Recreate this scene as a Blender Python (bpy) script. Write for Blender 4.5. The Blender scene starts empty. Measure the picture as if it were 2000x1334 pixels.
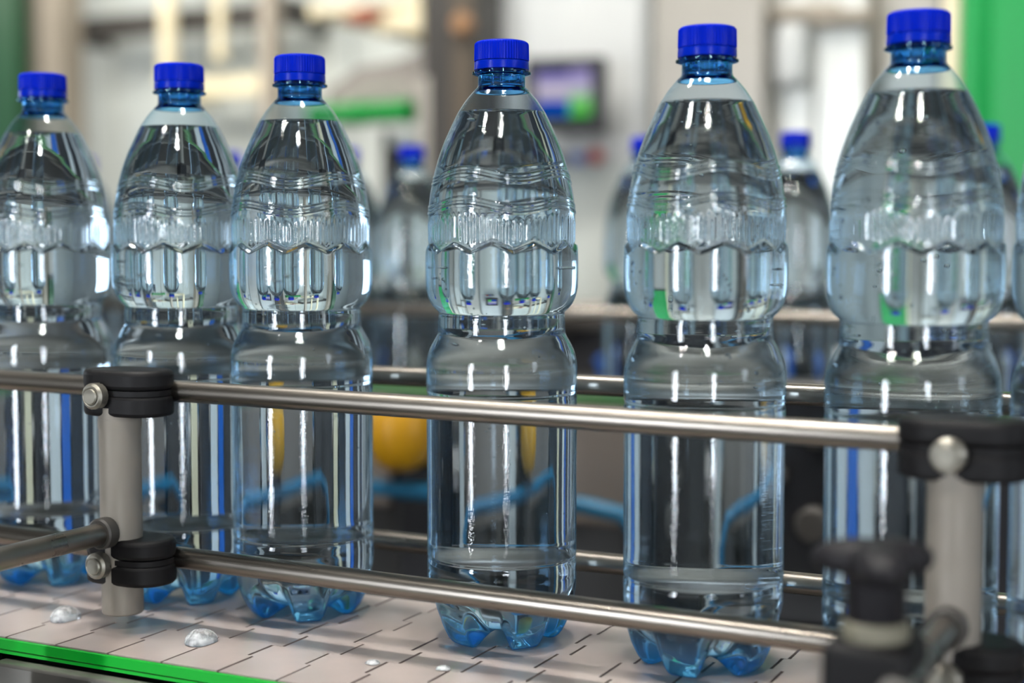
import bpy, bmesh, math, random
import numpy as np
from mathutils import Vector, Matrix
random.seed(7)
PI = math.pi
SC = bpy.context.scene
COL = SC.collection

# ------------------------------------------------------------------ camera, world, exposure
FPX = 2849.8                       # focal length in pixels of the 2000 px wide frame
CAMP = Vector((0.36129, -0.71218, 0.21510))
CF = Vector((-0.445243, 0.893173, -0.063255)).normalized()
CR = Vector((0.894965, 0.446137, 0.0)).normalized()
CU = CR.cross(CF)
cam_data = bpy.data.cameras.new('camera')
cam_data.sensor_width = 36.0
cam_data.lens = FPX / 2000 * 36
cam_data.clip_start = 0.01
cam_data.clip_end = 60
cam_data.dof.use_dof = True
cam_data.dof.focus_distance = 0.79
cam_data.dof.aperture_fstop = 3.2
cam = bpy.data.objects.new('camera', cam_data)
cam.matrix_world = Matrix((
    (CR.x, CU.x, -CF.x, CAMP.x), (CR.y, CU.y, -CF.y, CAMP.y), (CR.z, CU.z, -CF.z, CAMP.z), (0, 0, 0, 1)))
COL.objects.link(cam)
SC.camera = cam

world = bpy.data.worlds.new('world')
SC.world = world
world.use_nodes = True
wb = world.node_tree.nodes['Background']
wb.inputs[0].default_value = (0.80, 0.88, 1.0, 1)
wb.inputs[1].default_value = 0.08

SC.view_settings.view_transform = 'Standard'
SC.view_settings.look = 'None'
SC.view_settings.gamma = 1
SC.view_settings.use_curve_mapping = False
SC.view_settings.exposure = -0.25
LAMP = 430.0                        # radiance of the ceiling lamps
RIMFILL = 6.0                      # radiance of the side panes added for rim light on the bottles
FILL = 16.0                        # radiance of the added lamps that brighten the background
WINDOW = 70.0                      # radiance of the daylit panes behind the photographer
cy = SC.cycles
cy.max_bounces = 22
cy.transmission_bounces = 20
cy.transparent_max_bounces = 32
cy.glossy_bounces = 6
cy.diffuse_bounces = 4
cy.sample_clamp_indirect = 6.0
cy.use_denoising = True
cy.caustics_refractive = True
cy.caustics_reflective = True

def at(px, py, Y):
    """the point of the plane y = Y seen at a pixel of the 2000 x 1334 frame"""
    d = CF + CR * ((px - 1000) / FPX) + CU * ((667 - py) / FPX)
    return CAMP + d * ((Y - CAMP.y) / d.y)

# ------------------------------------------------------------------ materials
def lin(c):
    return tuple((v / 12.92 if v <= 0.04045 else ((v + 0.055) / 1.055) ** 2.4) for v in (x / 255 for x in c)) + (1,)

def mat(name, rgb, rough=0.5, metal=0.0, noise=None, bump=None, spec=0.5, coat=0.0, scale=None):
    m = bpy.data.materials.new(name)
    m.use_nodes = True
    nt = m.node_tree
    b = nt.nodes['Principled BSDF']
    b.inputs['Base Color'].default_value = lin(rgb)
    b.inputs['Roughness'].default_value = rough
    b.inputs['Metallic'].default_value = metal
    b.inputs['Specular IOR Level'].default_value = spec
    b.inputs['Coat Weight'].default_value = coat
    tc = nt.nodes.new('ShaderNodeTexCoord')
    mp = nt.nodes.new('ShaderNodeMapping')
    nt.links.new(tc.outputs['Object'], mp.inputs[0])
    if scale:
        mp.inputs['Scale'].default_value = scale
    if noise:
        sc_, amt = noise
        n = nt.nodes.new('ShaderNodeTexNoise')
        n.inputs['Scale'].default_value = sc_
        n.inputs['Detail'].default_value = 5
        nt.links.new(mp.outputs[0], n.inputs['Vector'])
        r = nt.nodes.new('ShaderNodeMapRange')
        r.inputs['From Min'].default_value = 0.3
        r.inputs['From Max'].default_value = 0.7
        r.inputs['To Min'].default_value = 1 - amt
        r.inputs['To Max'].default_value = 1 + amt
        nt.links.new(n.outputs['Fac'], r.inputs['Value'])
        mx = nt.nodes.new('ShaderNodeVectorMath')
        mx.operation = 'SCALE'
        mx.inputs[0].default_value = lin(rgb)[:3]
        nt.links.new(r.outputs[0], mx.inputs['Scale'])
        nt.links.new(mx.outputs[0], b.inputs['Base Color'])
        r2 = nt.nodes.new('ShaderNodeMapRange')
        r2.inputs['From Min'].default_value = 0.3
        r2.inputs['From Max'].default_value = 0.7
        r2.inputs['To Min'].default_value = max(0.02, rough * 0.75)
        r2.inputs['To Max'].default_value = min(1, rough * 1.3)
        nt.links.new(n.outputs['Fac'], r2.inputs['Value'])
        nt.links.new(r2.outputs[0], b.inputs['Roughness'])
    if bump:
        sc_, st = bump
        n = nt.nodes.new('ShaderNodeTexNoise')
        n.inputs['Scale'].default_value = sc_
        n.inputs['Detail'].default_value = 3
        nt.links.new(mp.outputs[0], n.inputs['Vector'])
        bp = nt.nodes.new('ShaderNodeBump')
        bp.inputs['Strength'].default_value = st
        bp.inputs['Distance'].default_value = 0.001
        nt.links.new(n.outputs['Fac'], bp.inputs['Height'])
        nt.links.new(bp.outputs[0], b.inputs['Normal'])
    return m

def emit(name, rgb, strength):
    m = bpy.data.materials.new(name)
    m.use_nodes = True
    nt = m.node_tree
    nt.nodes.remove(nt.nodes['Principled BSDF'])
    e = nt.nodes.new('ShaderNodeEmission')
    e.inputs[0].default_value = lin(rgb)
    e.inputs[1].default_value = strength
    nt.links.new(e.outputs[0], nt.nodes['Material Output'].inputs[0])
    return m

def glass(name, rgb, ior, rough=0.0, bump=None):
    m = bpy.data.materials.new(name)
    m.use_nodes = True
    nt = m.node_tree
    nt.nodes.remove(nt.nodes['Principled BSDF'])
    g = nt.nodes.new('ShaderNodeBsdfGlass')
    g.inputs['Color'].default_value = tuple(rgb) + (1,)
    g.inputs['IOR'].default_value = ior
    g.inputs['Roughness'].default_value = rough
    if bump:
        tc = nt.nodes.new('ShaderNodeTexCoord')
        n = nt.nodes.new('ShaderNodeTexNoise')
        n.inputs['Scale'].default_value = bump[0]
        n.inputs['Detail'].default_value = 2
        nt.links.new(tc.outputs['Object'], n.inputs['Vector'])
        bp = nt.nodes.new('ShaderNodeBump')
        bp.inputs['Strength'].default_value = bump[1]
        bp.inputs['Distance'].default_value = 0.0005
        nt.links.new(n.outputs['Fac'], bp.inputs['Height'])
        nt.links.new(bp.outputs[0], g.inputs['Normal'])
    nt.links.new(g.outputs[0], nt.nodes['Material Output'].inputs[0])
    return m

def film_material():
    """thin clear blown plastic wall: passes light with a pale blue tint that deepens at glancing angles
    (longer way through the wall) and in the thick foot of the bottle, and mirrors like plastic"""
    m = bpy.data.materials.new('clear_blue_plastic')
    m.use_nodes = True
    nt = m.node_tree
    N, L = nt.nodes, nt.links
    N.remove(N['Principled BSDF'])
    lw = N.new('ShaderNodeLayerWeight'); lw.inputs['Blend'].default_value = 0.5
    def mth(op, a, b=None, c=None):
        n = N.new('ShaderNodeMath'); n.operation = op
        for i, v in enumerate((a, b, c)):
            if v is None: continue
            if isinstance(v, (int, float)): n.inputs[i].default_value = v
            else: L.new(v, n.inputs[i])
        return n.outputs[0]
    p5 = mth('POWER', lw.outputs['Facing'], 5.0)
    refl = mth('MULTIPLY_ADD', p5, 0.75, 0.05)
    p3 = mth('POWER', lw.outputs['Facing'], 4.0)
    tc = N.new('ShaderNodeTexCoord')
    sx = N.new('ShaderNodeSeparateXYZ'); L.new(tc.outputs['Object'], sx.inputs[0])
    mr = N.new('ShaderNodeMapRange')
    mr.inputs['From Min'].default_value = 0.026; mr.inputs['From Max'].default_value = 0.002; mr.interpolation_type = 'SMOOTHSTEP'
    mr.inputs['To Min'].default_value = 0.0; mr.inputs['To Max'].default_value = 1.0
    L.new(sx.outputs['Z'], mr.inputs['Value'])
    m1 = N.new('ShaderNodeMix'); m1.data_type = 'RGBA'
    m1.inputs['A'].default_value = (0.86, 0.935, 0.985, 1)
    m1.inputs['B'].default_value = (0.50, 0.80, 0.99, 1)
    L.new(p3, m1.inputs['Factor'])
    m2 = N.new('ShaderNodeMix'); m2.data_type = 'RGBA'
    L.new(mr.outputs[0], m2.inputs['Factor'])
    L.new(m1.outputs['Result'], m2.inputs['A'])
    m2.inputs['B'].default_value = (0.16, 0.60, 0.98, 1)
    tr = N.new('ShaderNodeBsdfTransparent'); L.new(m2.outputs['Result'], tr.inputs[0])
    gl = N.new('ShaderNodeBsdfGlossy'); gl.inputs['Roughness'].default_value = 0.018
    no = N.new('ShaderNodeTexNoise'); no.inputs['Scale'].default_value = 900; no.inputs['Detail'].default_value = 2
    L.new(tc.outputs['Object'], no.inputs['Vector'])
    bp = N.new('ShaderNodeBump'); bp.inputs['Strength'].default_value = 0.14; bp.inputs['Distance'].default_value = 0.0005
    L.new(no.outputs['Fac'], bp.inputs['Height']); L.new(bp.outputs[0], gl.inputs['Normal'])
    ms = N.new('ShaderNodeMixShader')
    # the dyed plastic scatters a little light where one looks along the wall ; in the thick feet it also paints their glow of focused light
    hz_ = mth('MAXIMUM', mth('MULTIPLY', mth('POWER', lw.outputs['Facing'], 11.0), 0.70), mth('MULTIPLY', mr.outputs[0], 0.20))
    hc = N.new('ShaderNodeMix'); hc.data_type = 'RGBA'; L.new(mr.outputs[0], hc.inputs['Factor'])
    hc.inputs['A'].default_value = (0.40, 0.72, 0.98, 1); hc.inputs['B'].default_value = (0.06, 0.46, 1.0, 1)
    tl = N.new('ShaderNodeBsdfTranslucent'); L.new(hc.outputs['Result'], tl.inputs[0])
    df = N.new('ShaderNodeBsdfDiffuse'); L.new(hc.outputs['Result'], df.inputs[0])
    m3 = N.new('ShaderNodeMixShader'); m3.inputs[0].default_value = 0.5
    L.new(tl.outputs[0], m3.inputs[1]); L.new(df.outputs[0], m3.inputs[2])
    m4 = N.new('ShaderNodeMixShader'); L.new(hz_, m4.inputs[0]); L.new(tr.outputs[0], m4.inputs[1]); L.new(m3.outputs[0], m4.inputs[2])
    L.new(refl, ms.inputs[0]); L.new(m4.outputs[0], ms.inputs[1]); L.new(gl.outputs[0], ms.inputs[2])
    L.new(ms.outputs[0], N['Material Output'].inputs[0])
    return m

def glint_water(name):
    """spilled water: mostly clear, with the focused lamp glint painted in as patchy white"""
    m = glass(name, (0.98, 0.99, 1), 1.333)
    nt = m.node_tree; g = nt.nodes['Glass BSDF']
    tl = nt.nodes.new('ShaderNodeBsdfDiffuse'); tl.inputs[0].default_value = (0.97, 0.98, 1, 1)  # diffuse white stands in for lamp light focused in the drop
    mx = nt.nodes.new('ShaderNodeMixShader')
    tc = nt.nodes.new('ShaderNodeTexCoord'); n = nt.nodes.new('ShaderNodeTexNoise'); n.inputs['Scale'].default_value = 220
    nt.links.new(tc.outputs['Object'], n.inputs['Vector'])
    r = nt.nodes.new('ShaderNodeMapRange'); r.inputs['From Min'].default_value = .35; r.inputs['From Max'].default_value = .65
    r.inputs['To Min'].default_value = .15; r.inputs['To Max'].default_value = .55
    nt.links.new(n.outputs['Fac'], r.inputs['Value']); nt.links.new(r.outputs[0], mx.inputs[0])
    nt.links.new(g.outputs[0], mx.inputs[1]); nt.links.new(tl.outputs[0], mx.inputs[2])
    nt.links.new(mx.outputs[0], nt.nodes['Material Output'].inputs[0])
    return m

M = dict(
    film=film_material(),
    water=glass('still_water', (0.965, 0.985, 0.995), 1.333, 0.0, (260, 0.03)),
    bubble=glass('air_bubble', (1, 1, 1), 0.75),
    drop=glint_water('water_with_painted_glint'),
    neck=glass('thick_blue_plastic', (0.42, 0.72, 0.95), 1.5),
    cap=mat('blue_cap_plastic', (0, 32, 184), 0.3, spec=0.07, bump=(700, 0.05)),
    band=mat('blue_band_plastic', (0, 36, 178), 0.25, spec=0.1),
    steel=mat('stainless_rod', (136, 130, 123), 0.3, 1.0, noise=(60, 0.06), scale=(0.06, 1, 1)),
    dull=mat('dull_stainless_tube', (142, 135, 126), 0.55, 0.35, noise=(90, 0.06)),
    bolt=mat('zinc_bolt', (150, 146, 136), 0.35, 0.8, noise=(160, 0.12)),
    black=mat('black_plastic', (15, 14, 16), 0.55, spec=0.25, bump=(500, 0.1)),
    knob=mat('black_knob_plastic', (24, 22, 26), 0.55, spec=0.3, bump=(400, 0.1)),
    washer=mat('nylon_washer', (120, 116, 100), 0.5),
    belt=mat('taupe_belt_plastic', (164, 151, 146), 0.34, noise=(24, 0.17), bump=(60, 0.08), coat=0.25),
    dullgreen=mat('dull_green_plastic', (74, 118, 72), 0.5),
    green=mat('green_strip_plastic', (0, 170, 45), 0.35),
    frame=mat('frame_stainless', (150, 147, 142), 0.38, 0.9, noise=(20, 0.1)),
    frame_dark=mat('dark_frame_steel', (74, 72, 71), 0.5, 0.3, noise=(8, 0.15)),
    taupe=mat('taupe_steel_cladding', (122, 113, 106), 0.55, 0.2, noise=(5, 0.12)),
    hose=mat('blue_hose_rubber', (0, 92, 128), 0.4),
    yellow=mat('yellow_enamel', (192, 140, 0), 0.4),
    dark=mat('dark_machine_enamel', (32, 32, 36), 0.5, noise=(4, 0.2)),
    charcoal=mat('charcoal_steel', (66, 63, 60), 0.5, 0.2, noise=(4, 0.12)),
    white=mat('white_enamel', (202, 204, 203), 0.35, noise=(2, 0.03)),
    offwhite=mat('pale_wall_panel', (205, 210, 205), 0.6, noise=(1.2, 0.04)),
    cream=mat('cream_enamel', (236, 224, 190), 0.45),
    beige=mat('beige_grey_paint', (158, 148, 134), 0.5, noise=(3, 0.06)),
    greypanel=mat('grey_steel_panel', (176, 171, 162), 0.35, 0.35, noise=(2, 0.05)),
    palesteel=mat('pale_steel_panel', (214, 214, 208), 0.3, 0.3, noise=(2, 0.04)),
    deepgreen=mat('deep_green_enamel', (0, 62, 28), 0.45),
    brightgreen=mat('bright_green_enamel', (0, 150, 70), 0.4, noise=(1.5, 0.08)),
    tubegreen=mat('green_tube_plastic', (0, 140, 56), 0.35),
    rust=mat('red_brown_paint', (150, 72, 52), 0.5),
    hoodgrey=mat('hood_grey_steel', (142, 136, 130), .5, .2),
    red=mat('red_button_plastic', (190, 62, 44), 0.35),
    blue=mat('blue_button_plastic', (30, 84, 190), 0.35),
    bluebox=mat('blue_crate_plastic', (24, 92, 178), 0.45),
    hallgrey=mat('grey_hall_wall', (176, 178, 178), 0.7, noise=(1, 0.06)),
    floor=mat('grey_hall_floor', (66, 63, 61), 0.35, noise=(1.5, 0.12)),
    ceiling=mat('dark_ceiling', (132, 131, 130), 0.8, noise=(1, 0.04)),
    bezel=mat('black_bezel', (20, 20, 24), 0.35),
    tan=mat('tan_plastic', (150, 112, 78), 0.5),
    lampbody=mat('lamp_housing', (220, 220, 220), 0.4),
    diffuser=emit('lamp_glow', (255, 252, 244), LAMP),
    rimpane=emit('added_rim_pane', (236, 245, 255), RIMFILL),
    pane=emit('daylit_pane', (240, 247, 255), WINDOW),
)

# ------------------------------------------------------------------ mesh helpers
class MB:
    """collects simple shapes and links them as ONE mesh object"""
    def __init__(s): s.v, s.f = [], []
    def add(s, v, f):
        o = len(s.v); s.v += [tuple(p) for p in v]; s.f += [tuple(i + o for i in q) for q in f]; return s
    def box(s, a, b):
        x0, y0, z0 = a; x1, y1, z1 = b
        return s.add([(x0, y0, z0), (x1, y0, z0), (x1, y1, z0), (x0, y1, z0), (x0, y0, z1), (x1, y0, z1), (x1, y1, z1), (x0, y1, z1)],
                     [(0, 3, 2, 1), (4, 5, 6, 7), (0, 1, 5, 4), (1, 2, 6, 5), (2, 3, 7, 6), (3, 0, 4, 7)])
    def tube(s, a, b, r, n=24, r2=None, ch=0.0):
        a, b = Vector(a), Vector(b); d = (b - a); L = d.length; d.normalize()
        u = d.orthogonal().normalized(); w = d.cross(u); r2 = r if r2 is None else r2
        st = [(0, r), (L, r2)] if not ch else [(0, r - ch), (ch, r), (L - ch, r2), (L, r2 - ch)]
        v, f = [], []
        for t, q in st:
            for i in range(n):
                an = 2 * PI * i / n
                v.append(a + d * t + (u * math.cos(an) + w * math.sin(an)) * q)
        for k in range(len(st) - 1):
            for i in range(n):
                j = (i + 1) % n
                f.append((k * n + i, k * n + j, k * n + n + j, k * n + n + i))
        f.append(tuple(range(n - 1, -1, -1))); e = (len(st) - 1) * n
        f.append(tuple(range(e, e + n)))
        return s.add(v, f)
    def path(s, pts, r, n=12):
        pts = [Vector(p) for p in pts]; v, f = [], []
        for k, p in enumerate(pts):
            d = (pts[min(k + 1, len(pts) - 1)] - pts[max(k - 1, 0)]).normalized()
            u = d.cross(Vector((0, 0, 1))); u = u.normalized() if u.length > 1e-4 else Vector((1, 0, 0)); w = d.cross(u)
            for i in range(n):
                an = 2 * PI * i / n
                v.append(p + (u * math.cos(an) + w * math.sin(an)) * r)
        for k in range(len(pts) - 1):
            for i in range(n):
                j = (i + 1) % n
                f.append((k * n + i, k * n + n + i, k * n + n + j, k * n + j))
        f.append(tuple(range(n))); e = (len(pts) - 1) * n
        f.append(tuple(range(e + n - 1, e - 1, -1)))
        return s.add(v, f)
    def lathe(s, prof, c=(0, 0, 0), n=32, fn=None):
        """closed at the axis when the first or last radius is 0; fn(angle, r, z) may change r"""
        v, f, rows = [], [], []
        for r, z in prof:
            if r < 1e-7:
                rows.append([len(v)]); v.append((c[0], c[1], c[2] + z)); continue
            row = []
            for i in range(n):
                an = 2 * PI * i / n; q = fn(an, r, z) if fn else r
                row.append(len(v)); v.append((c[0] + q * math.cos(an), c[1] + q * math.sin(an), c[2] + z))
            rows.append(row)
        for a, b in zip(rows, rows[1:]):
            for i in range(n):
                j = (i + 1) % n
                if len(a) == 1: f.append((a[0], b[j], b[i]))
                elif len(b) == 1: f.append((a[i], a[j], b[0]))
                else: f.append((a[i], a[j], b[j], b[i]))
        return s.add(v, f)
    def prism(s, poly, z0, z1):
        n = len(poly)
        v = [(x, y, z0) for x, y in poly] + [(x, y, z1) for x, y in poly]
        f = [tuple(range(n - 1, -1, -1)), tuple(range(n, 2 * n))] + [(i, (i + 1) % n, n + (i + 1) % n, n + i) for i in range(n)]
        return s.add(v, f)
    def mesh(s, name, m, smooth=True):
        me = bpy.data.meshes.new(name); me.from_pydata(s.v, [], s.f); me.update()
        if m is not None: me.materials.append(m)
        if smooth:
            me.polygons.foreach_set('use_smooth', [True] * len(me.polygons))
            me.set_sharp_from_angle(angle=math.radians(40))
        return me
    def build(s, name, m, parent=None, bevel=0.0, seg=2, smooth=True):
        o = bpy.data.objects.new(name, s.mesh(name, m, smooth)); COL.objects.link(o)
        if bevel:
            b = o.modifiers.new('bevel', 'BEVEL'); b.width = bevel; b.segments = seg; b.limit_method = 'ANGLE'
            b.harden_normals = False
        if parent is not None:
            o.parent = parent; o.matrix_parent_inverse = Matrix.Translation(parent.matrix_world.translation).inverted() if False else Matrix()
        return o

def tag(o, label=None, cat=None, group=None, kind=None):
    if label: o['label'] = label
    if cat: o['category'] = cat
    if group: o['group'] = group
    if kind: o['kind'] = kind
    return o

def thing(name, label, cat, loc=(0, 0, 0), rz=0.0, group=None):
    o = bpy.data.objects.new(name, None); COL.objects.link(o)
    o.location = loc; o.rotation_euler = (0, 0, rz); o.empty_display_size = 0.02
    return tag(o, label, cat, group)

def copy_tree(o, parent=None):
    c = o.copy(); COL.objects.link(c); c.parent = parent
    for ch in list(o.children): copy_tree(ch, c)
    return c

def link(name, me, parent):
    o = bpy.data.objects.new(name, me); COL.objects.link(o); o.parent = parent; return o

# ------------------------------------------------------------------ the hall
FZ = -0.95                          # hall floor, the belt top is z = 0
CZ = 3.1                            # ceiling
X0, X1, Y0, Y1 = -7.0, 4.2, -3.6, 4.6
def struct(name, mb, m, parent=None, smooth=False):
    o = mb.build(name, m, parent, smooth=smooth)
    if parent is None: o['kind'] = 'structure'
    return o
struct('floor', MB().box((X0 - .1, Y0 - .1, FZ - .1), (X1 + .1, Y1 + .1, FZ)), M['floor'])
struct('ceiling', MB().box((X0 - .1, Y0 - .1, CZ), (X1 + .1, Y1 + .1, CZ + .1)), M['ceiling'])
struct('wall_back', MB().box((X0, Y1, FZ), (X1, Y1 + .1, CZ)), M['offwhite'])
struct('wall_left', MB().box((X0 - .1, Y0, FZ), (X0, Y1, CZ)), M['hallgrey'])
struct('wall_right', MB().box((X1, Y0, FZ), (X1 + .1, Y1, CZ)), M['hallgrey'])
# front wall behind the photographer, with two tall narrow daylit windows
WINS = [(-1.5, -1.2), (2.25, 2.55)]
wf = MB(); xs = [X0] + [v for w in WINS for v in w] + [X1]
for i in range(0, len(xs), 2): wf.box((xs[i], Y0 - .1, FZ), (xs[i + 1], Y0, CZ))
for a, b in WINS:
    wf.box((a, Y0 - .1, FZ), (b, Y0, -0.62)); wf.box((a, Y0 - .1, 1.1), (b, Y0, CZ))
struct('wall_front', wf, M['hallgrey'])
for k, (a, b) in enumerate(WINS):
    w = thing('window_%d' % (k + 1), None, None, ((a + b) / 2, Y0, -0.62)); w['kind'] = 'structure'
    h = 1.72; hw = (b - a) / 2
    fr = MB().box((-hw, -.08, 0), (-hw + .03, -.02, h)).box((hw - .03, -.08, 0), (hw, -.02, h)).box((-hw, -.08, 0), (hw, -.02, .03)).box((-hw, -.08, h - .03), (hw, -.02, h))
    fr.build('window_frame', M['white'], w, smooth=False)
    MB().box((-hw + .03, -.06, .03), (hw - .03, -.05, h - .03)).build('pane', M['pane'], w, smooth=False)

for k, (x, y0, y1, s) in enumerate(((X1, -1.2, .6, 1), (X0, -.2, 2.2, -1))):  # unseen side windows added to put rim light on the bottles
    w = thing('window_%d' % (k + 3), None, None, (x, (y0 + y1) / 2, .0)); w['kind'] = 'structure'
    hw = (y1 - y0) / 2; a_, b_ = sorted((-.045 * s, -.002 * s)); c_, d_ = sorted((-.02 * s, -.004 * s))
    fr = MB().box((a_, -hw, 0), (b_, -hw + .05, 1.5)).box((a_, hw - .05, 0), (b_, hw, 1.5)).box((a_, -hw, 0), (b_, hw, .05)).box((a_, -hw, 1.45), (b_, hw, 1.5)).box((a_, -.02, 0), (b_, .02, 1.5))
    fr.build('window_frame', M['white'], w, smooth=False)
    for q0, q1 in ((-hw + .05, -.02), (.02, hw - .05)):
        MB().box((c_, q0, .05), (d_, q1, 1.45)).build('pane', M['rimpane'], w, smooth=False)

# ceiling lamps: a grid of square fittings
lamp_body = MB().box((-.11, -.11, -.06), (.11, .11, 0)).mesh('housing', M['lampbody'], False)
lamp_face = MB().box((-.09, -.09, -.075), (.09, .09, -.0605)).mesh('diffuser', M['diffuser'], False)
ROWS = [(0.0, [.16, -.5, -1.3], 'above the near bottling line'), (-1.9, [.9, -.9], 'behind the viewer')]
for ly, row, where in ROWS:
    for lx in row:
        lp = thing('ceiling_lamp', 'small square ceiling lamp with glowing diffuser, in the row ' + where, 'lamp', (lx, ly, CZ), 0, 'ceiling lamps ' + where)
        link('housing', lamp_body, lp); link('diffuser', lamp_face, lp)

# unseen hooded lamps added to brighten the background, turned away from the belt
wl_face = emit('fill_lamp_glow', (255, 250, 240), FILL)
wl_face_far = emit('strong_fill_lamp_glow', (255, 250, 240), FILL * 1.7)
for wx, wy in [(.35 - .62 * k, 1.2) for k in range(6)] + [(-2.2 - .62 * k, 1.75) for k in range(4)]:
    wl = thing('fill_lamp', 'added hooded fill lamp out of view, turned to the machines', 'lamp', (wx, wy, 1.35), 0, 'added fill lamps above the second line')
    hb = MB().add([(-.15, -.10, -.13), (.15, -.10, -.13), (.15, .13, .17), (-.15, .13, .17), (-.15, -.16, -.09), (.15, -.16, -.09), (.15, .07, .21), (-.15, .07, .21)],
                  [(0, 1, 2, 3), (4, 7, 6, 5), (0, 4, 5, 1), (1, 5, 6, 2), (2, 6, 7, 3), (3, 7, 4, 0)])
    hb.build('hood', M['lampbody'], wl, smooth=False)
    MB().add([(-.13, -.08, -.108), (.13, -.08, -.108), (.13, .115, .148), (-.13, .115, .148)], [(0, 1, 2, 3)]).build('glow_plate', wl_face if wy < 1.5 else wl_face_far, wl, smooth=False).location = (0, .004, -.003)
    MB().tube((0, 0, .1), (0, 0, CZ - 1.35), .008, 12).build('hanger', M['lampbody'], wl)

# ------------------------------------------------------------------ the conveyor in front
PITCH = 0.0365
BY0, BY1 = -0.1225, 0.052
conv = thing('conveyor', 'stainless conveyor with wet taupe plastic link belt and bright green edge strip, nearest the viewer', 'conveyor')
edges = [BY0, -0.0925, -0.070, -0.046, -0.016, 0.006, 0.0285, BY1]
offs = [0.0, -0.0035, 0.0032, -0.0034, 0.0032, -0.0034, 0.0]
def plate_mesh():
    g = 0.0008; gy = 0.0004
    pts = []
    for i in range(len(offs)):       # trailing side, running up in y
        y0 = edges[i]; y1 = edges[i + 1]
        a = y0 + (0 if i == 0 else (gy if offs[i] < offs[i - 1] else -gy) * -1)
        b = y1 - (0 if i == len(offs) - 1 else (gy if offs[i + 1] > offs[i] else -gy) * -1)
        pts += [(offs[i] + g, a), (offs[i] + g, b)]
    lead = []
    for i in range(len(offs)):
        y0 = edges[i]; y1 = edges[i + 1]
        a = y0 + (0 if i == 0 else (gy if offs[i] > offs[i - 1] else -gy) * -1)
        b = y1 - (0 if i == len(offs) - 1 else (gy if offs[i + 1] < offs[i] else -gy) * -1)
        lead += [(offs[i] + PITCH - g, a), (offs[i] + PITCH - g, b)]
    poly = pts[::-1] + lead
    mb = MB().prism(poly, -0.0065, 0.0)
    return mb
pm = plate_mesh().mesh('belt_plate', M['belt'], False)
NPL = 0
for k in range(-22, 13):
    x = -0.0642 + k * PITCH
    p = link('belt_plate', pm, conv); p.location = (x, 0, random.uniform(-.00015, 0))
    NPL += 1
BX0, BX1 = -0.0642 - 22 * PITCH, -0.0642 + 13 * PITCH
MB().box((BX0, BY0 + .012, -.02), (BX1, BY1 - .01, -.0075)).build('belt_bed', M['dark'], conv, smooth=False)
MB().box((BX0, BY0 - .0028, -.0086), (BX1, BY0 + .012, -.0069)).box((BX0, BY0 - .0030, -.0060), (BX1, BY0 - .0008, -.0007)).build('wear_strip', M['green'], conv, smooth=False)['label'] = 'bright green plastic edge strip'
MB().box((-.2465, BY0 - .011, -.13), (BX1, BY0 - .0005, -.0112)).build('side_frame', M['frame'], conv, bevel=.0018)
MB().box((BX0, BY0 - .013, -.13), (-.249, BY0 - .0005, -.0090)).build('frame_end_plate', M['black'], conv, bevel=.001)
MB().box((BX0, BY1 + .006, -.13), (BX1, BY1 + .012, -.0095)).build('side_frame', M['frame_dark'], conv, bevel=.001)
for x in (BX0 + .12, BX1 - .1):
    for y in (BY0 + .01, BY1 - .02):
        MB().tube((x, y, FZ), (x, y, -.03), .018, 16).build('leg', M['frame'], conv)
for x in (BX0 + .12, BX1 - .1):
    MB().tube((x, BY0, -.08), (x, BY1, -.08), .01, 12).build('cross_bar', M['frame'], conv)

# ------------------------------------------------------------------ guide rails of the front conveyor
rail = thing('guide_rail', 'near guide rail of two stainless rods on grey posts with black clamps and star knob', 'guide rail', (0, 0, 0))
RY, RZU, RZL, RR = -0.0585, 0.1331, 0.0376, 0.0061
TILT = 0.0085                       # the rods sink slightly towards the right
for z in (RZU, RZL):
    MB().tube((-.70, RY, z + .70 * TILT), (.42, RY, z - .42 * TILT), RR, 40).build('rod', M['steel'], rail)
PY = -0.0765
def stadium(cx, cy, L, W, n=10):
    r = W / 2; h = L / 2 - r; p = []
    for i in range(n + 1):
        a = -PI / 2 + PI * i / n; p.append((cx + h + r * math.cos(a), cy + r * math.sin(a)))
    for i in range(n + 1):
        a = PI / 2 + PI * i / n; p.append((cx - h + r * math.cos(a), cy + r * math.sin(a)))
    return p
def hexhead(mb, c, d, r, h):
    mb.tube(c, Vector(c) + Vector(d) * h, r, 18, ch=r * .18)
    return mb
view_az = math.atan2(-CF.y, -CF.x)
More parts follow.
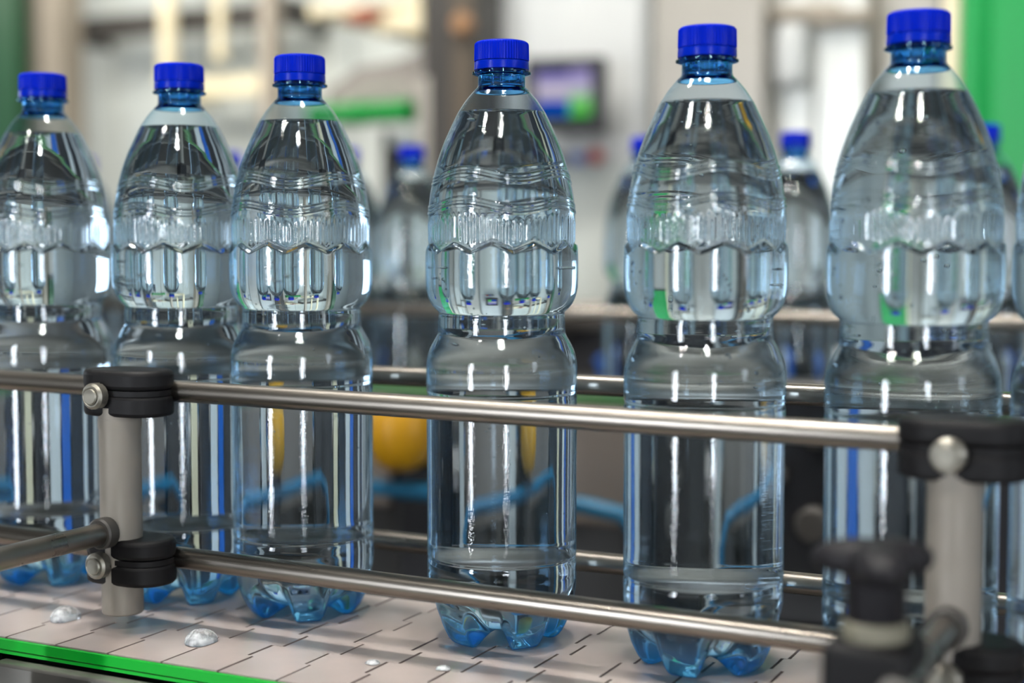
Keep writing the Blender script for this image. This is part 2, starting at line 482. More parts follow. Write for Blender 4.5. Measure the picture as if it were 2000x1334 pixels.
for px in (-0.2035, 0.2553):
    MB().tube((px, PY, .0085), (px, PY, RZU - .006), .0117, 40, ch=.0008).build('post', M['dull'], rail)
    MB().tube((px, PY, RZU - .0185), (px, PY, RZU - .0135), .0121, 40).build('post_collar', M['dull'], rail)
    for z in (RZU - px * TILT, RZL - px * TILT):
        cx = px + .0020; cyy = -0.071; bxx = px + (-.0040 if px < 0 else -.0005)
        c = MB().prism(stadium(cx, cyy, .055, .034), z - .0135, z - .0016).build('clamp', M['black'], rail, bevel=.0022, seg=3)
        MB().prism(stadium(cx, cyy, .055, .034), z + .0012, z + .0125).build('clamp_half', M['black'], c, bevel=.0028, seg=3)
        MB().prism(stadium(cx, cyy, .0538, .0328), z - .0017, z + .0013).build('gasket', M['black'], c)
        b = MB(); hexhead(b, (bxx, cyy - .0168, z - .0015), (0, -1, 0), .0074, .0075)
        hexhead(b, (bxx, cyy - .0242, z - .0015), (0, -1, 0), .0050, .0012)
        b.build('bolt', M['bolt'], c)
    MB().tube((px, PY - .0100, .0565), (px, PY - .118, .0565), .0062, 24).build('support_arm', M['steel'], rail)
    MB().tube((px, PY - .0105, .0565), (px, PY - .019, .0565), .0088, 24, ch=.001).build('arm_collar', M['charcoal'], rail)
    # bracket block with its star knob
    bx, by = px - .012, (-.172 if px > 0 else -.190)
    bk = MB().box((bx - .0165, by - .017, -.095), (bx + .0165, by + .017, .0705)).build('bracket', M['black'], rail, bevel=.004, seg=3)
    MB().box((bx - .010, by + .010, -.095), (bx + .010, BY0 - .0130, -.055)).build('bracket_foot', M['black'], bk, bevel=.002)
    MB().tube((bx, by, .0700), (bx, by, .0775), .0125, 32, ch=.001).build('washer', M['washer'], bk)
    kn = MB().lathe([(0, .0772), (.0108, .0772), (.0112, .0784), (.0112, .0900), (.0118, .0935), (.0135, .0965), (0, .0965)], (bx, by, 0), 32)
    KA = -3 * (view_az + PI / 2 + .45)
    lob = lambda an, r, z: r * (1 + (.36 if r > .006 else 0) * math.cos(3 * an + KA))
    kn.lathe([(0, .0930), (.0105, .0934), (.0150, .0945), (.0176, .0962), (.0186, .0985), (.0182, .1012), (.0166, .1034), (.0135, .1052), (.0090, .1066), (.0050, .1070), (.0042, .1066), (0, .1066)], (bx, by, 0), 72, lob)
    kn.build('star_knob', M['knob'], bk)
far_rail = thing('guide_rail', 'far guide rail of two stainless rods running behind the front bottles', 'guide rail')
FY = 0.0745
for z in (.1352, .0300):
    MB().tube((-.72, FY, z), (.48, FY, z), RR, 40).build('rod', M['steel'], far_rail)
for px in (-.62, .455):
    MB().tube((px, FY + .018, -.09), (px, FY + .018, .15), .0117, 24).build('post', M['dull'], far_rail)
    for z in (.1352, .0300):
        MB().prism(stadium(px, FY + .012, .051, .034), z - .0125, z + .0125).build('clamp', M['black'], far_rail, bevel=.0025)
    MB().box((px - .012, BY1 + .0125, -.09), (px + .012, FY + .018, -.07)).build('bracket', M['black'], far_rail)

# ------------------------------------------------------------------ the bottles
PROF = np.array([(36, 41.3), (41, 41.3), (44.4, 41.3), (45.2, 40.7), (46.2, 40.7), (47.2, 41.3), (60, 41.25), (88, 41.2), (120, 41.35), (134.2, 41.4), (135.2, 40.9), (136.2, 40.9),
    (137.2, 41.45), (151, 41.5), (155, 41.0), (158, 40.3), (161, 39.2), (164, 37.6), (166.7, 36.1), (168.6, 35.0), (169.6, 34.9), (173.8, 34.75), (178.5, 34.7),
    (179.6, 34.2), (180.6, 34.4), (182, 36.3), (184, 38.0), (187.2, 39.8), (191, 41.0), (194.2, 41.6), (200, 41.8), (207.7, 41.8), (212, 41.7), (213, 41.65),
    (216.6, 41.5), (218.6, 41.35), (235, 40.3), (245, 38.9), (255.3, 36.9), (264, 34.4), (272.7, 31.3), (281, 27.5), (288.2, 24.0), (295, 19.6), (300, 15.4),
    (301.4, 13.6), (302.6, 12.9), (306, 12.6), (309, 12.6)], float)
zz = np.arange(34, 311, .1); rr = np.interp(zz, PROF[:, 0], PROF[:, 1])
ker = np.exp(-np.linspace(-2.2, 2.2, 45) ** 2 / 2 / .8 ** 2 * 1.2); ker /= ker.sum()
rs = np.convolve(np.pad(rr, 22, mode='edge'), ker, mode='valid')
def radius(z):
    return np.interp(z * 1000, zz, rs) / 1000
def bottle_grid(nphi, zrows, inset=0.0, detail=True, ztop=None):
    """rows of points from the belly wall up; relief: two wavy double ribs, flutes, a zigzag step"""
    ph = np.linspace(0, 2 * PI, nphi, endpoint=False)
    Z, P = np.meshgrid(zrows, ph, indexing='ij')
    Rr = radius(Z) - inset
    if detail:
        for z0 in (.2535, .2375):
            zc = z0 + .0022 * np.cos(4 * (P - .56))
            for o, a in ((.0018, .00055), (0.0, .00040), (-.0018, .00065)):
                Rr = Rr + a * np.exp(-((Z - zc - o) / .00055) ** 2)
            Rr = Rr - .0003 * np.exp(-((Z - zc) / .0032) ** 2)
        fl = np.clip((Z - .2170) / .0025, 0, 1) * np.clip((.2325 + .0022 * np.cos(4 * (P - .56)) - Z) / .003, 0, 1)
        Rr = Rr + fl * .00022 * np.cos(72 * P)
        tri = 2 * np.abs(((P * 11 / (2 * PI)) % 1) - .5) * 2 - 1
        zs = .2146 + .0024 * tri
        Rr = Rr - .0016 * np.clip((Z - zs) / .0018, 0, 1) * np.clip(1 - (Z - .2165) / .02, 0, 1) - .0008 * np.exp(-((Z - zs - .0016) / .0009) ** 2)
        # three faint moulded rings low on the wall
        for z0 in (.0385,):
            Rr = Rr - .0003 * np.exp(-((Z - z0) / .0006) ** 2)
    return np.stack([Rr * np.cos(P), Rr * np.sin(P), Z], -1)
FOOT = np.array([(41.3, 36), (41.0, 29), (39.6, 20), (36.8, 11), (33.6, 4.6), (31.2, 1.6), (28.6, .15), (25.6, 0), (22.8, .7), (18.5, 2.7), (12.5, 4.8), (6, 5.4), (0, 5.5)], float) / 1000
def base_grid(nphi, nt, inset=0.0):
    ph = np.linspace(0, 2 * PI, nphi, endpoint=False)
    seg = np.r_[0, np.cumsum(np.hypot(*np.diff(FOOT, axis=0).T))]; seg /= seg[-1]
    t = np.linspace(1, 0, nt, endpoint=False)[::1]
    t = t[t > 0]
    fr = np.interp(t, seg, FOOT[:, 0]); fz = np.interp(t, seg, FOOT[:, 1])
    vr = .0413 * np.cos(t * PI / 2); vz = .036 - .0305 * np.sin(t * PI / 2)
    w = np.clip((np.cos(5 * ph) + .80) / 1.25, 0, 1); w = w * w * (3 - 2 * w)
    Rr = vr[:, None] * (1 - w) + fr[:, None] * w
    Z = vz[:, None] * (1 - w) + fz[:, None] * w
    k = (.0413 - inset) / .0413
    Rr = Rr * k; Z = Z * (1 - inset / .04) + inset
    return np.stack([Rr * np.cos(ph), Rr * np.sin(ph), Z], -1)[1:] if False else np.stack([Rr * np.cos(ph)[None, :], Rr * np.sin(ph)[None, :], Z], -1)
def grid_mesh(name, G, m, cap_bottom_z, cap_top=None):
    nr, n = G.shape[:2]
    v = [tuple(p) for p in G.reshape(-1, 3)]
    i = np.arange(n); j = (i + 1) % n; f = []
    for r in range(nr - 1):
        f += [tuple(q) for q in np.stack([r * n + i, r * n + j, r * n + n + j, r * n + n + i], 1).tolist()]
    v.append((0, 0, cap_bottom_z)); c = len(v) - 1
    f += [(c, int(b), int(a)) for a, b in zip(i, j)]
    if cap_top is not None:
        v.append((0, 0, cap_top)); c = len(v) - 1; o = (nr - 1) * n
        f += [(c, int(o + a), int(o + b)) for a, b in zip(i, j)]
    me = bpy.data.meshes.new(name); me.from_pydata(v, [], f); me.update()
    me.materials.append(m)
    me.polygons.foreach_set('use_smooth', [True] * len(me.polygons))
    me.set_sharp_from_angle(angle=math.radians(75))
    return me
def zr(*spec):
    out = []
    for a, b, st in spec: out += list(np.arange(a, b - 1e-9, st))
    return np.array(sorted(set(np.round(out, 6))))
ZF = zr((.0362, .044, .0013), (.044, .048, .0004), (.048, .132, .006), (.132, .138, .0005), (.138, .151, .003), (.151, .166, .001), (.166, .185, .0005), (.185, .196, .001),
        (.196, .209, .0025), (.209, .2195, .0004), (.2195, .2300, .0012), (.2300, .2600, .00042), (.2600, .298, .0015), (.298, .3045, .0005))
WL = .2880
ZW = np.r_[ZF[ZF < WL - .0012], [WL - .0006, WL]]
ZR = zr((.0362, .150, .008), (.150, .196, .002), (.196, .298, .004), (.298, .3045, .001))
ZRW = np.r_[ZR[ZR < WL - .002], [WL]]
def shell_and_water(nphi, nt, zs, zw, detail, sfx):
    body = grid_mesh('bottle_body' + sfx, np.concatenate([base_grid(nphi, nt), bottle_grid(nphi, zs, 0, detail)]), M['film'], .0055)
    gw = np.concatenate([base_grid(nphi, nt, .0005), bottle_grid(nphi, zw, .0005, detail)])
    gw[-1, :, 2] += .0006            # meniscus at the wall
    water = grid_mesh('water' + sfx, gw, M['water'], .0059, WL)
    return body, water
body_me, water_me = shell_and_water(432, 44, ZF, ZW, True, '')
body_lo, water_lo = shell_and_water(80, 20, ZR, ZRW, False, '_plain')
# thick neck with its support ring
def neck_mesh(n):
    return MB().lathe([(.0109, .3022), (.0128, .3000), (.0150, .2994), (.0152, .3002), (.0136, .3016), (.0128, .3028), (.0127, .3084), (.0148, .3088), (.0159, .3092), (.0159, .3101), (.0128, .3106), (.0128, .3225), (.0109, .3225), (.0109, .3022)], (0, 0, 0), n).mesh('neck', M['neck'])
# cap: knurled skirt, rounded top
def cap_mesh(n, kn):
    fn = lambda an, r, z: r + (.00022 * math.cos(kn * an) if kn and .316 < z < .3254 else 0)
    pr = [(.0131, .3162), (.0146, .3162), (.0147, .3168), (.01455, .3245), (.01445, .3253), (.0141, .3260), (.0134, .3265), (.0120, .3268), (.006, .32685), (0, .3268)]
    return MB().lathe(pr, (0, 0, 0), n, fn).mesh('cap', M['cap'])
def band_mesh(n):
    return MB().lathe([(.0132, .3114), (.0149, .3114), (.0150, .3120), (.01485, .3155), (.0144, .3159), (.0132, .3159), (.0132, .3114)], (0, 0, 0), n).mesh('tamper_band', M['band'])
neck_hi, cap_hi, band_hi = neck_mesh(96), cap_mesh(360, 60), band_mesh(96)
neck_lo, cap_lo, band_lo = neck_mesh(32), cap_mesh(40, 0), band_mesh(32)
# air bubbles clinging to the inside of the wall, and droplets above the water
def ico(mb, c, r, sub=2):
    bm = bmesh.new(); bmesh.ops.create_icosphere(bm, subdivisions=sub, radius=r)
    bm.verts.index_update()
    mb.add([(v.co.x + c[0], v.co.y + c[1], v.co.z + c[2]) for v in bm.verts], [tuple(v.index for v in f.verts) for f in bm.faces]); bm.free()
def bubbles(seed, n, z0, z1):
    rg = random.Random(seed); mb = MB()
    for c in range(n):
        a0 = rg.uniform(0, 2 * PI); zc = rg.uniform(z0, z1)
        for q in range(rg.choice((1, 1, 2, 4, 7))):
            a = a0 + rg.gauss(0, .07); z = min(z1, max(z0, zc + rg.gauss(0, .004))); r = rg.uniform(.0003, .0011 if z > .15 else .0005)
            R = float(radius(z)) - .0016 - r
            ico(mb, (R * math.cos(a), R * math.sin(a), z), r)
    return mb
bub_me = [bubbles(11, 34, .040, .284).mesh('air_bubbles', M['bubble']), bubbles(23, 100, .13, .285).mesh('air_bubbles', M['bubble'])]
FRONT = [
    ('water bottle with blue cap cut by the left edge, left of the left rail post', -.3307, 0.55, 0),
    ('water bottle with blue cap just right of the left rail post, overlapped by its neighbour', -.2201, 0.52, 0),
    ('water bottle with blue cap overlapping its left neighbour, in front of the grey hood', -.1318, 0.22, 0),
    ('sharpest water bottle with blue cap, standing alone just left of the black touch screen', 0.0, 0.45, 0),
    ('water bottle with blue cap and bubbles, standing to the right of the black touch screen', .1167, -0.47, 1),
    ('largest water bottle with blue cap, behind the star knob and right rail post', .2216, 0.1, 1),
    ('water bottle cut by the right edge in front of the green panel', .3085, 0.5, 0),
]
def set_bottle(t, hi, bub=0):
    link('bottle_body', body_me if hi else body_lo, t)
    w = link('water', water_me if hi else water_lo, t); w['label'] = 'clear still water filled to the shoulder'
    if hi:
        b = link('air_bubbles', bub_me[bub], w); b['kind'] = 'stuff'
    link('neck', neck_hi if hi else neck_lo, t)['label'] = 'thick deep blue neck with support ring'
    c = link('cap', cap_hi if hi else cap_lo, t); c['label'] = 'opaque blue screw cap'
    link('tamper_band', band_hi if hi else band_lo, c)
for lab, x, tw, bub in FRONT:
    t = thing('water_bottle', lab, 'bottle', (x, 0, 0.0003), view_az + tw, 'filled bottles on the front conveyor')
    set_bottle(t, True, bub)

# water drops lying on the belt
def drop(name, lab, px, py, r, h):
    p = at(px, py, 0); d = (CAMP - p)
    P = CAMP + (p - CAMP) * ((CAMP.z) / (CAMP.z - p.z))
    rg = random.Random(px); k = [rg.uniform(0, 6) for _ in range(3)]
    fn = lambda an, q, z: q * (1 + .12 * math.cos(2 * an + k[0]) + .08 * math.cos(3 * an + k[1]))
    mb = MB().lathe([(0, 0), (r * .97, 0), (r, h * .12), (r * .93, h * .38), (r * .74, h * .68), (r * .42, h * .92), (r * .2, h * .985), (0, h)], (0, 0, 0), 24, fn)
    o = mb.build(name, M['drop']); o.location = (P.x, P.y, .0003)
    tag(o, lab, 'water drop', 'spilled water drops on the belt')
drop('water_drop', 'bright blob of spilled water on the belt left of the left rail post', 126, 1210, .0085, .0075)
drop('water_drop', 'bright blob of spilled water on belt near the green strip, beyond the left post', 392, 1256, .0085, .0075)
drop('water_drop', 'small water bead on the belt in front of the sharpest bottle', 866, 1308, .0035, .002)
drop('water_drop', 'small water bead on the belt between the third and fourth bottles', 728, 1297, .0035, .002)

# ------------------------------------------------------------------ second conveyor and its bottles
Y2 = 0.705
Z2 = 0.003
conv2 = thing('conveyor', 'second conveyor behind, with taupe side panel, green strip and steel rods, carrying blurred bottles', 'conveyor')
CX0, CX1 = -2.6, .95
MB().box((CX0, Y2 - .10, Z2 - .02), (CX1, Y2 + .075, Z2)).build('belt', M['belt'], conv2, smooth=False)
GZ = at(1160, 777, Y2 - .118).z
MB().box((CX0, Y2 - .124, GZ - .006), (CX1, Y2 - .112, GZ + .004)).build('wear_strip', M['dullgreen'], conv2, smooth=False)
for a, b, m, tall in ((-2.6, -2.3, 'dark', 1), (-2.28, -2.05, 'white', 1), (-2.03, -1.80, 'taupe', 1), (-1.78, -1.66, 'white', 1), (-1.64, -1.40, 'dark', 1), (-1.38, -1.30, 'white', 1),
                      (-1.28, -1.10, 'dark', 1), (-1.08, -1.00, 'bluebox', 1), (-.98, -.90, 'white', 1), (-.88, -.80, 'dark', 1), (-.78, -.74, 'cream', 1), (-.72, -.60, 'dark', 1),
                      (-.585, -.425, 'taupe', 0), (-.415, -.365, 'dark', 1), (-.355, -.325, 'white', 1), (-.315, -.150, 'taupe', 0), (-.143, -.120, 'white', 1),
                      (.066, .10, 'white', 1), (.11, .20, 'dark', 1), (.21, .27, 'white', 1), (.28, .34, 'bluebox', 1), (.35, .44, 'white', 1), (.45, .56, 'dark', 1), (.57, .66, 'white', 1), (.68, .95, 'taupe', 1)):
    MB().box((a, Y2 - .125, GZ - (.50 if tall else .125)), (b, Y2 - .113, GZ - .0075)).build('side_panel', M[m], conv2, bevel=.004)
for z, y in ((.150, Y2 - .062), (.150, Y2 + .062), (.048, Y2 - .062), (.048, Y2 + .062)):
    MB().tube((CX0, y, z), (CX1, y, z), .007, 20).build('rod', M['steel'], conv2)
for x in (-2.2, -1.5, -.74, -.30, .08, .5):
    MB().tube((x, Y2 - .085, Z2 - .08), (x, Y2 - .085, .165), .011, 20).build('post', M['dull'], conv2)
    MB().box((x - .024, Y2 - .098, .139), (x + .024, Y2 - .054, .162)).build('clamp', M['black'], conv2, bevel=.004)
for x in (-2.3, -1.2, -.15, .7):
    MB().box((x - .03, Y2 - .08, FZ), (x + .03, Y2 + .04, Z2 - .02)).build('leg', M['frame_dark'], conv2, bevel=.004)
MB().box((CX0, Y2 + .02, FZ + .25), (CX1, Y2 + .03, Z2 - .02)).build('apron', M['frame_dark'], conv2, smooth=False)
REAR = [
    (-.949, 'blurred bottle on the second conveyor, seen between the two leftmost front bottles'),
    (-.721, 'blurred bottle on the second conveyor, mostly hidden between the second and third front bottles'),
    (-.556, 'blurred bottle behind, left one of the group left of the sharpest front bottle'),
    (-.470, 'blurred bottle behind, whole blue cap showing under the green tube'),
    (-.384, 'blurred bottle behind, cap half hidden by the sharpest front bottle'),
    (-.192, 'blurred bottle on the second conveyor, under the touch screen side of the white cabinet'),
    (-.034, 'blurred bottle on the second conveyor, in front of the pale steel panel'),
    (.145, 'blurred bottle on the second conveyor, peeking out beside the bright green panel'),
]
for x, lab in REAR:
    t = thing('water_bottle', lab, 'bottle', (x, Y2, Z2 + .0003), random.uniform(0, 6), 'filled bottles on the second conveyor')
    set_bottle(t, False)

# blue hose, yellow beacon, dark motor and blue tank beneath the second conveyor line
hz = at(1170, 990, Y2 - .16).z
hs = MB().path([(-.66, Y2 - .158, hz - .30), (-.655, Y2 - .158, hz - .06), (-.64, Y2 - .158, hz - .022), (-.60, Y2 - .158, hz - .004), (-.5, Y2 - .158, hz), (-.3, Y2 - .16, hz), (-.19, Y2 - .16, hz), (-.148, Y2 - .16, hz - .006), (-.13, Y2 - .16, hz - .03), (-.128, Y2 - .16, hz - .30)], .0085, 16).build('air_hose', M['hose'])
tag(hs, 'blue air hose running level under the second conveyor', 'hose')
p = at(782, 852, Y2 - .165)
yb = thing('beacon', 'round yellow beacon housing on the taupe side panel, left of the sharpest bottle', 'beacon', (p.x, p.y, p.z))
MB().lathe([(0, -.034), (.015, -.033), (.026, -.026), (.0325, -.012), (.0335, .004), (.033, .022), (.029, .031), (0, .033)], (0, 0, 0), 32).build('housing', M['yellow'], yb)
MB().tube((0, .0, .004), (0, .042, .004), .013, 16).build('bracket', M['dark'], yb)
p = at(1575, 950, Y2 - .158)
mo = thing('motor', 'black drive motor with grey knobs in the gap of the second conveyor side', 'motor', (p.x, p.y, p.z))
MB().box((-.10, -.01, -.13), (.075, .028, .095)).build('motor_body', M['bezel'], mo, bevel=.012, seg=3)
for dx, dz, r in ((.012, -.030, .016), (.012, .045, .009), (-.02, .01, .008)):
    MB().tube((dx, -.010, dz), (dx, -.028, dz), r, 20, ch=.003).build('knob', M['charcoal'], mo)
for q in range(6):
    MB().box((-.08, -.016, -.11 + q * .012), (-.045, -.009, -.105 + q * .012)).build('cooling_fin', M['dark'], mo)
# dark machine base far behind the second line
base = thing('machine_cabinet', 'long dark machine base standing behind the second conveyor', 'machine')
for k in range(5):
    x = -3.1 + k * .62
    MB().box((x + .005, 1.45, FZ), (x + .615, 1.85, .085)).build('door_panel', M['dark'] if k % 3 else M['charcoal'], base, bevel=.006)
    MB().box((x + .27, 1.43, .04), (x + .35, 1.452, .06)).build('handle', M['steel'], base, bevel=.003)
MB().box((-3.12, 1.43, .086), (.02, 1.87, .112)).build('top_plate', M['charcoal'], base, bevel=.004)
MB().box((-3.12, 1.24, FZ), (.02, 1.44, .012)).build('front_ledge', M['charcoal'], base, bevel=.004)
for (p0, p1, h, m, lab) in ((1168, 1222, .045, 'bluebox', 'small blue crate on the dark cabinet ledge right of the sharpest bottle'), (1542, 1592, .060, 'bluebox', 'small blue crate on the dark cabinet ledge left of the largest bottle'),
                            (1596, 1632, .058, 'white', 'small white crate beside the blue one on the dark ledge'), (742, 792, .035, 'greypanel', 'low grey crate on the dark cabinet ledge left of the sharpest bottle')):
    x0, x1 = at(p0, 650, 1.28).x, at(p1, 650, 1.28).x
    t = thing('crate', lab, 'crate', ((x0 + x1) / 2, 1.28, .0122)); w = (x1 - x0) / 2
    MB().box((-w, 0, 0), (w, .12, h)).build('body', M[m], t, bevel=.004)
    MB().box((-w - .003, -.003, h - .014), (w + .003, .123, h - .003)).build('rim', M[m], t, bevel=.002)

# ------------------------------------------------------------------ machines and panels in the background
def upright(name, lab, cat, px0, px1, Y, m, z0=FZ, z1=CZ, dep=.09, bevel=.006):
    a, b = at(px0, 400, Y), at(px1, 400, Y)
    w = (b.x - a.x) / 2
    t = thing(name, lab, cat, ((a.x + b.x) / 2, Y, z0))
    MB().box((-w, 0, 0), (w, dep, z1 - z0)).build('shaft', m, t, bevel=bevel)
    MB().box((-w - .03, -.03, 0), (w + .03, dep + .03, .015)).build('foot_plate', M['charcoal'], t, bevel=.003)
    return t, w
def zpix(py, px, Y): return at(px, py, Y).z
# white cabinet with the touch screen
YC = 2.15
a, b = at(938, 300, YC), at(1266, 300, YC)
cab = thing('control_cabinet', 'tall white control cabinet carrying the black touch screen', 'cabinet', ((a.x + b.x) / 2, YC, FZ))
w = (b.x - a.x) / 2
MB().box((-w, 0, .08), (w, .42, 2.75)).build('body', M['white'], cab, bevel=.012, seg=3)
MB().box((-w + .012, -.012, zpix(322, 1100, YC) - FZ), (w - .012, .002, 2.70)).build('door', M['white'], cab, bevel=.004)
MB().box((-w + .012, -.012, .12), (w - .012, .002, zpix(326, 1100, YC) - FZ)).build('door', M['offwhite'], cab, bevel=.004)
MB().box((-w + .02, .02, 0), (w - .02, .40, .08)).build('plinth', M['dark'], cab)
for px, py, r, m in ((1134, 310, 13, 'blue'), (1168, 305, 16, 'red'), (1096, 312, 11, 'dark')):
    q = at(px, py, YC - .012); rr_ = r / 1000.
    MB().tube((q.x - (a.x + b.x) / 2, -.012, q.z - FZ), (q.x - (a.x + b.x) / 2, -.034, q.z - FZ), rr_, 20, ch=.003).build('push_button', M[m], cab)
def scr_mat():
    m = bpy.data.materials.new('screen_picture'); m.use_nodes = True; nt = m.node_tree; N, L = nt.nodes, nt.links
    N.remove(N['Principled BSDF'])
    tc = N.new('ShaderNodeTexCoord'); sx = N.new('ShaderNodeSeparateXYZ'); L.new(tc.outputs['Object'], sx.inputs[0])
    def ramp(src, lo, hi, stops):
        mr = N.new('ShaderNodeMapRange'); mr.inputs['From Min'].default_value = lo; mr.inputs['From Max'].default_value = hi
        L.new(src, mr.inputs['Value']); r = N.new('ShaderNodeValToRGB'); r.color_ramp.interpolation = 'CONSTANT'
        while len(r.color_ramp.elements) < len(stops): r.color_ramp.elements.new(.5)
        for e, (p_, c) in zip(r.color_ramp.elements, stops): e.position = p_; e.color = lin(c)
        L.new(mr.outputs[0], r.inputs[0]); return r.outputs[0]
    top = ramp(sx.outputs['Z'], -.05, .05, [(0, (20, 70, 30)), (.08, (0, 70, 180)), (.40, (190, 180, 210)), (.55, (214, 206, 214)), (.72, (150, 140, 205)), (.92, (60, 60, 120))])
    low = ramp(sx.outputs['Z'], -.05, .05, [(0, (20, 70, 30)), (.08, (60, 190, 60)), (.22, (130, 210, 120)), (.46, (150, 190, 170)), (.55, (206, 200, 214)), (.72, (160, 150, 205))])
    gt = N.new('ShaderNodeMath'); gt.operation = 'GREATER_THAN'; gt.inputs[1].default_value = .010; L.new(sx.outputs['X'], gt.inputs[0])
    mx = N.new('ShaderNodeMix'); mx.data_type = 'RGBA'; L.new(gt.outputs[0], mx.inputs['Factor']); L.new(top, mx.inputs['A']); L.new(low, mx.inputs['B'])
    e = N.new('ShaderNodeEmission'); L.new(mx.outputs['Result'], e.inputs[0]); e.inputs[1].default_value = 1.0
    L.new(e.outputs[0], N['Material Output'].inputs[0]); return m
YM = YC - .16
a, b = at(1034, 186, YM), at(1172, 186, YM)
mon = thing('touch_screen', 'black framed touch screen with violet, blue and green picture on the white cabinet', 'screen', ((a.x + b.x) / 2, YM, (a.z + b.z) / 2), math.atan2(CR.y, CR.x) * .55)
k = (b.x - a.x) / 138 * 1.05
MB().box((-69 * k, 0, -64 * k), (69 * k, .05, 64 * k)).build('bezel', M['bezel'], mon, bevel=.004)
s_ = MB().box((-48 * k, -.002, -42 * k), (46 * k, .001, 44 * k)).build('display', scr_mat(), mon, smooth=False)
MB().box((-.02, .05, -.03), (.02, .138, .03)).build('mount_arm', M['dark'], mon, bevel=.003)
# columns and panels
t, w = upright('steel_column', 'dark grey steel column left of the white cabinet, carrying a round gauge', 'column', 826, 932, 1.95, M['charcoal'], dep=.12)
MB().box((w * .15, -.014, .3), (w * .95, .001, 3.4)).build('cable_duct', M['tan'] if False else mat('brown_grey_duct', (84, 74, 62), .5), t, bevel=.003)
MB().box((-w - .012, -.004, .3), (-w + .016, .06, zpix(150, 835, 1.95) - FZ)).build('edge_flange', M['greypanel'], t, bevel=.003)
q = at(905, 48, 1.92)
MB().tube((q.x - t.location.x, -.014, q.z - FZ), (q.x - t.location.x, -.05, q.z - FZ), .022, 24, ch=.006).build('gauge', M['tan'], t)
t, w = upright('steel_column', 'beige grey column at the far left beside the dark green panel', 'column', 48, 124, 2.6, M['beige'], dep=.1)
t, w = upright('steel_column', 'thin grey column between the pale wall panels and the grey hood', 'column', 508, 536, 2.6, M['beige'], dep=.05)
t, w = upright('steel_column', 'narrow cream post at the left edge of the bright green panel', 'column', 1834, 1864, 1.75, M['cream'], dep=.04)
def panel(name, lab, cat, px0, px1, Y, m, z0, z1, dep=.05, ribs=0, frame=None):
    a, b = at(px0, 400, Y), at(px1, 400, Y); w = (b.x - a.x) / 2
    t = thing(name, lab, cat, ((a.x + b.x) / 2, Y, z0))
    n = max(1, ribs)
    for i in range(n):
        x0 = -w + 2 * w * i / n; x1 = -w + 2 * w * (i + 1) / n
        MB().box((x0 + .003, 0, .02), (x1 - .003, dep, z1 - z0)).build('panel_sheet', m, t, bevel=.004)
    MB().box((-w, -.008, 0), (w, dep + .008, .03)).build('bottom_rail', frame or M['charcoal'], t, bevel=.003)
    MB().box((-w, -.008, z1 - z0 - .03), (w, dep + .008, z1 - z0)).build('top_rail', frame or M['charcoal'], t, bevel=.003)
    return t
panel('guard_panel', 'dark green machine guard panel at the far left edge', 'panel', -40, 42, 2.5, M['deepgreen'], .232, 2.4, ribs=1, frame=M['deepgreen'])
panel('machine_cabinet', 'grey cabinet under the dark green panel at the far left', 'cabinet', -40, 42, 2.5, M['greypanel'], FZ, .230, ribs=1)
panel('guard_panel', 'bright green machine guard panel filling the upper right corner', 'panel', 1866, 2200, 1.9, M['brightgreen'], .262, 2.4, ribs=1, frame=M['brightgreen'])
panel('machine_cabinet', 'pale steel cabinet under the bright green panel at the right edge', 'cabinet', 1866, 2200, 1.9, M['greypanel'], FZ, .260, ribs=1)
panel('steel_cladding', 'taupe grey steel panel right of the white cabinet', 'panel', 1270, 1488, 2.0, M['greypanel'], FZ, 2.4, ribs=1)
pp = panel('steel_cladding', 'pale steel panel with a rounded white stand-in for a lamp highlight behind the fifth and sixth bottles', 'panel', 1490, 1688, 2.1, M['palesteel'], FZ, 2.4, ribs=2)
q = at(1537, 105, 2.03)  # white rounded body added in place of a lamp highlight on the steel
MB().lathe([(0, -.062), (.02, -.061), (.031, -.052), (.034, -.04), (.034, .04), (.031, .052), (.02, .061), (0, .062)], (0, 0, 0), 32).build('highlight_body', M['white'], pp).location = (q.x - pp.location.x, -.035, q.z - FZ)
pp.children[-1].rotation_euler = (0, PI / 2, 0)
for px, py, dx in ((1530, 22, .10), (1640, 30, .06)):
    q = at(px, py, 2.04)
    MB().tube((q.x - pp.location.x - dx, -.03, q.z - FZ), (q.x - pp.location.x + dx, -.03, q.z - FZ), .016, 16).build('pipe', M['beige'], pp)
panel('steel_cladding', 'light beige steel panel between the pale panel and the cream post', 'panel', 1690, 1832, 2.2, M['greypanel'], FZ, 2.4, ribs=1)
panel('wall_screen', 'row of pale grey wall panels behind the three leftmost bottles', 'panel', 128, 820, 2.95, M['offwhite'], FZ, 2.6, ribs=6, frame=M['beige'])
# beams and cream pipes at upper left
def beam(name, lab, cat, px0, px1, py0, py1, Y, m, dep=.06):
    a, b = at(px0, py1, Y), at(px1, py0, Y)
    z0 = zpix(py1, (px0 + px1) / 2, Y); z1 = zpix(py0, (px0 + px1) / 2, Y)
    t = thing(name, lab, cat, ((a.x + b.x) / 2, Y, z0))
    w = (b.x - a.x) / 2
    MB().box((-w, 0, 0), (w, dep, z1 - z0)).build('bar', m, t, bevel=.004)
    for s in (-1, 1):
        MB().box((s * w - .012, -.006, -.006), (s * w + .012, dep + .3, z1 - z0 + .006)).build('end_bracket', m, t, bevel=.003)
    return t
beam('cross_beam', 'dark grey cross beam high at the upper left', 'beam', 126, 560, 18, 62, 2.75, M['charcoal'])
beam('cross_beam', 'pale cream cross beam behind the caps of the second and third bottles', 'beam', 330, 520, 150, 188, 2.75, M['cream'])
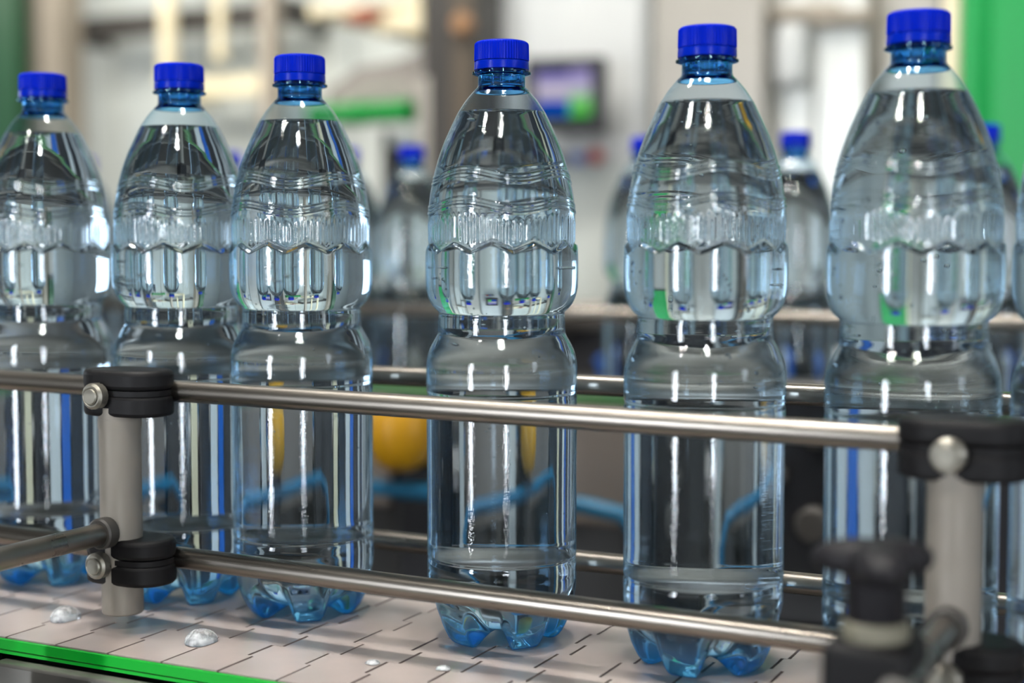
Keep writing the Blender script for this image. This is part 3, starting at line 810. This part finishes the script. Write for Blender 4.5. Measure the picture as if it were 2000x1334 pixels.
def hang(name, lab, px, r0, r1, py, Y, m):
    q = at(px, py, Y)
    o = thing(name, lab, 'pipe', (q.x, Y, q.z))
    MB().tube((0, 0, 0), (0, 0, CZ - q.z - .02), r0, 24, r2=r1).build('pipe_body', m, o)
    MB().tube((0, 0, CZ - q.z - .02), (0, 0, CZ - q.z), r1 + .02, 24).build('ceiling_flange', m, o)
    MB().tube((0, 0, -.012), (0, 0, .012), r0 + .004, 24).build('end_ring', m, o)
hang('drop_pipe', 'straight cream pipe hanging behind the cap of the second bottle', 330, .026, .026, 160, 2.68, M['cream'])
hang('drop_pipe', 'tapering cream pipe hanging between the second and third caps', 430, .016, .034, 108, 2.68, M['cream'])
# grey hood with the green tube
YH = 2.05
P = lambda px, py: (at(px, py, YH).x, at(px, py, YH).z)
hx, hz_ = P(735, 205)
hood = thing('hood', 'sloping grey steel hood with pale front right of the third cap', 'hood', (hx, YH, hz_))
def slab(pix, m, name, y0, y1):
    pts = [P(*q) for q in pix]; n = len(pts)
    v = [(x - hx, y0, z - hz_) for x, z in pts] + [(x - hx, y1, z - hz_) for x, z in pts]
    f = [tuple(range(n)), tuple(range(2 * n - 1, n - 1, -1))] + [(i, n + i, n + (i + 1) % n, (i + 1) % n) for i in range(n)]
    o = MB().add(v, f).build(name, m, hood, bevel=.004); return o
slab([(628, 172), (690, 128), (760, 118), (832, 86), (832, 212), (628, 212)], M['hoodgrey'], 'roof', .02, .25)
slab([(650, 206), (664, 178), (720, 152), (775, 150), (812, 176), (814, 206)], M['greypanel'], 'front_plate', 0, .03)
slab([(722, 250), (746, 250), (746, 420), (722, 420)], M['dark'], 'support', .05, .09)
slab([(752, 252), (806, 250), (806, 284), (752, 286)], M['offwhite'], 'label_plate', .02, .04)
gt_ = thing('tube', 'thick green tube lying under the grey hood', 'tube', (hx, YH - .045, P(735, 225)[1]))
x0, x1 = P(640, 225)[0] - hx, P(818, 225)[0] - hx
MB().tube((x0, 0, 0), (x1, 0, 0), .024, 28, ch=.004).build('tube_body', M['tubegreen'], gt_)
for s in (x0, (x0 + x1) / 2, x1):
    MB().tube((s - .008, 0, 0), (s + .008, 0, 0), .027, 28).build('tube_band', M['tubegreen'], gt_)
# upper centre ducts: cream and red-brown
beam('cable_tray', 'cream cable tray above the grey hood', 'tray', 612, 812, 4, 22, 2.4, M['cream'])
beam('cable_tray', 'short cream tray high beside the dark steel column', 'tray', 745, 815, 24, 60, 2.3, M['cream'])
q = at(712, 32, 2.25)
v_ = thing('valve', 'red brown valve high above the grey hood', 'valve', (q.x, 2.25, q.z))
MB().lathe([(0, -.022), (.014, -.020), (.02, -.008), (.02, .008), (.014, .02), (0, .022)], (0, 0, 0), 24).build('body', M['rust'], v_)
MB().tube((-.05, 0, 0), (.05, 0, 0), .011, 16).build('stem', M['rust'], v_)
MB().tube((0, 0, .018), (0, .18, .04), .008, 12).build('bracket', M['beige'], v_)
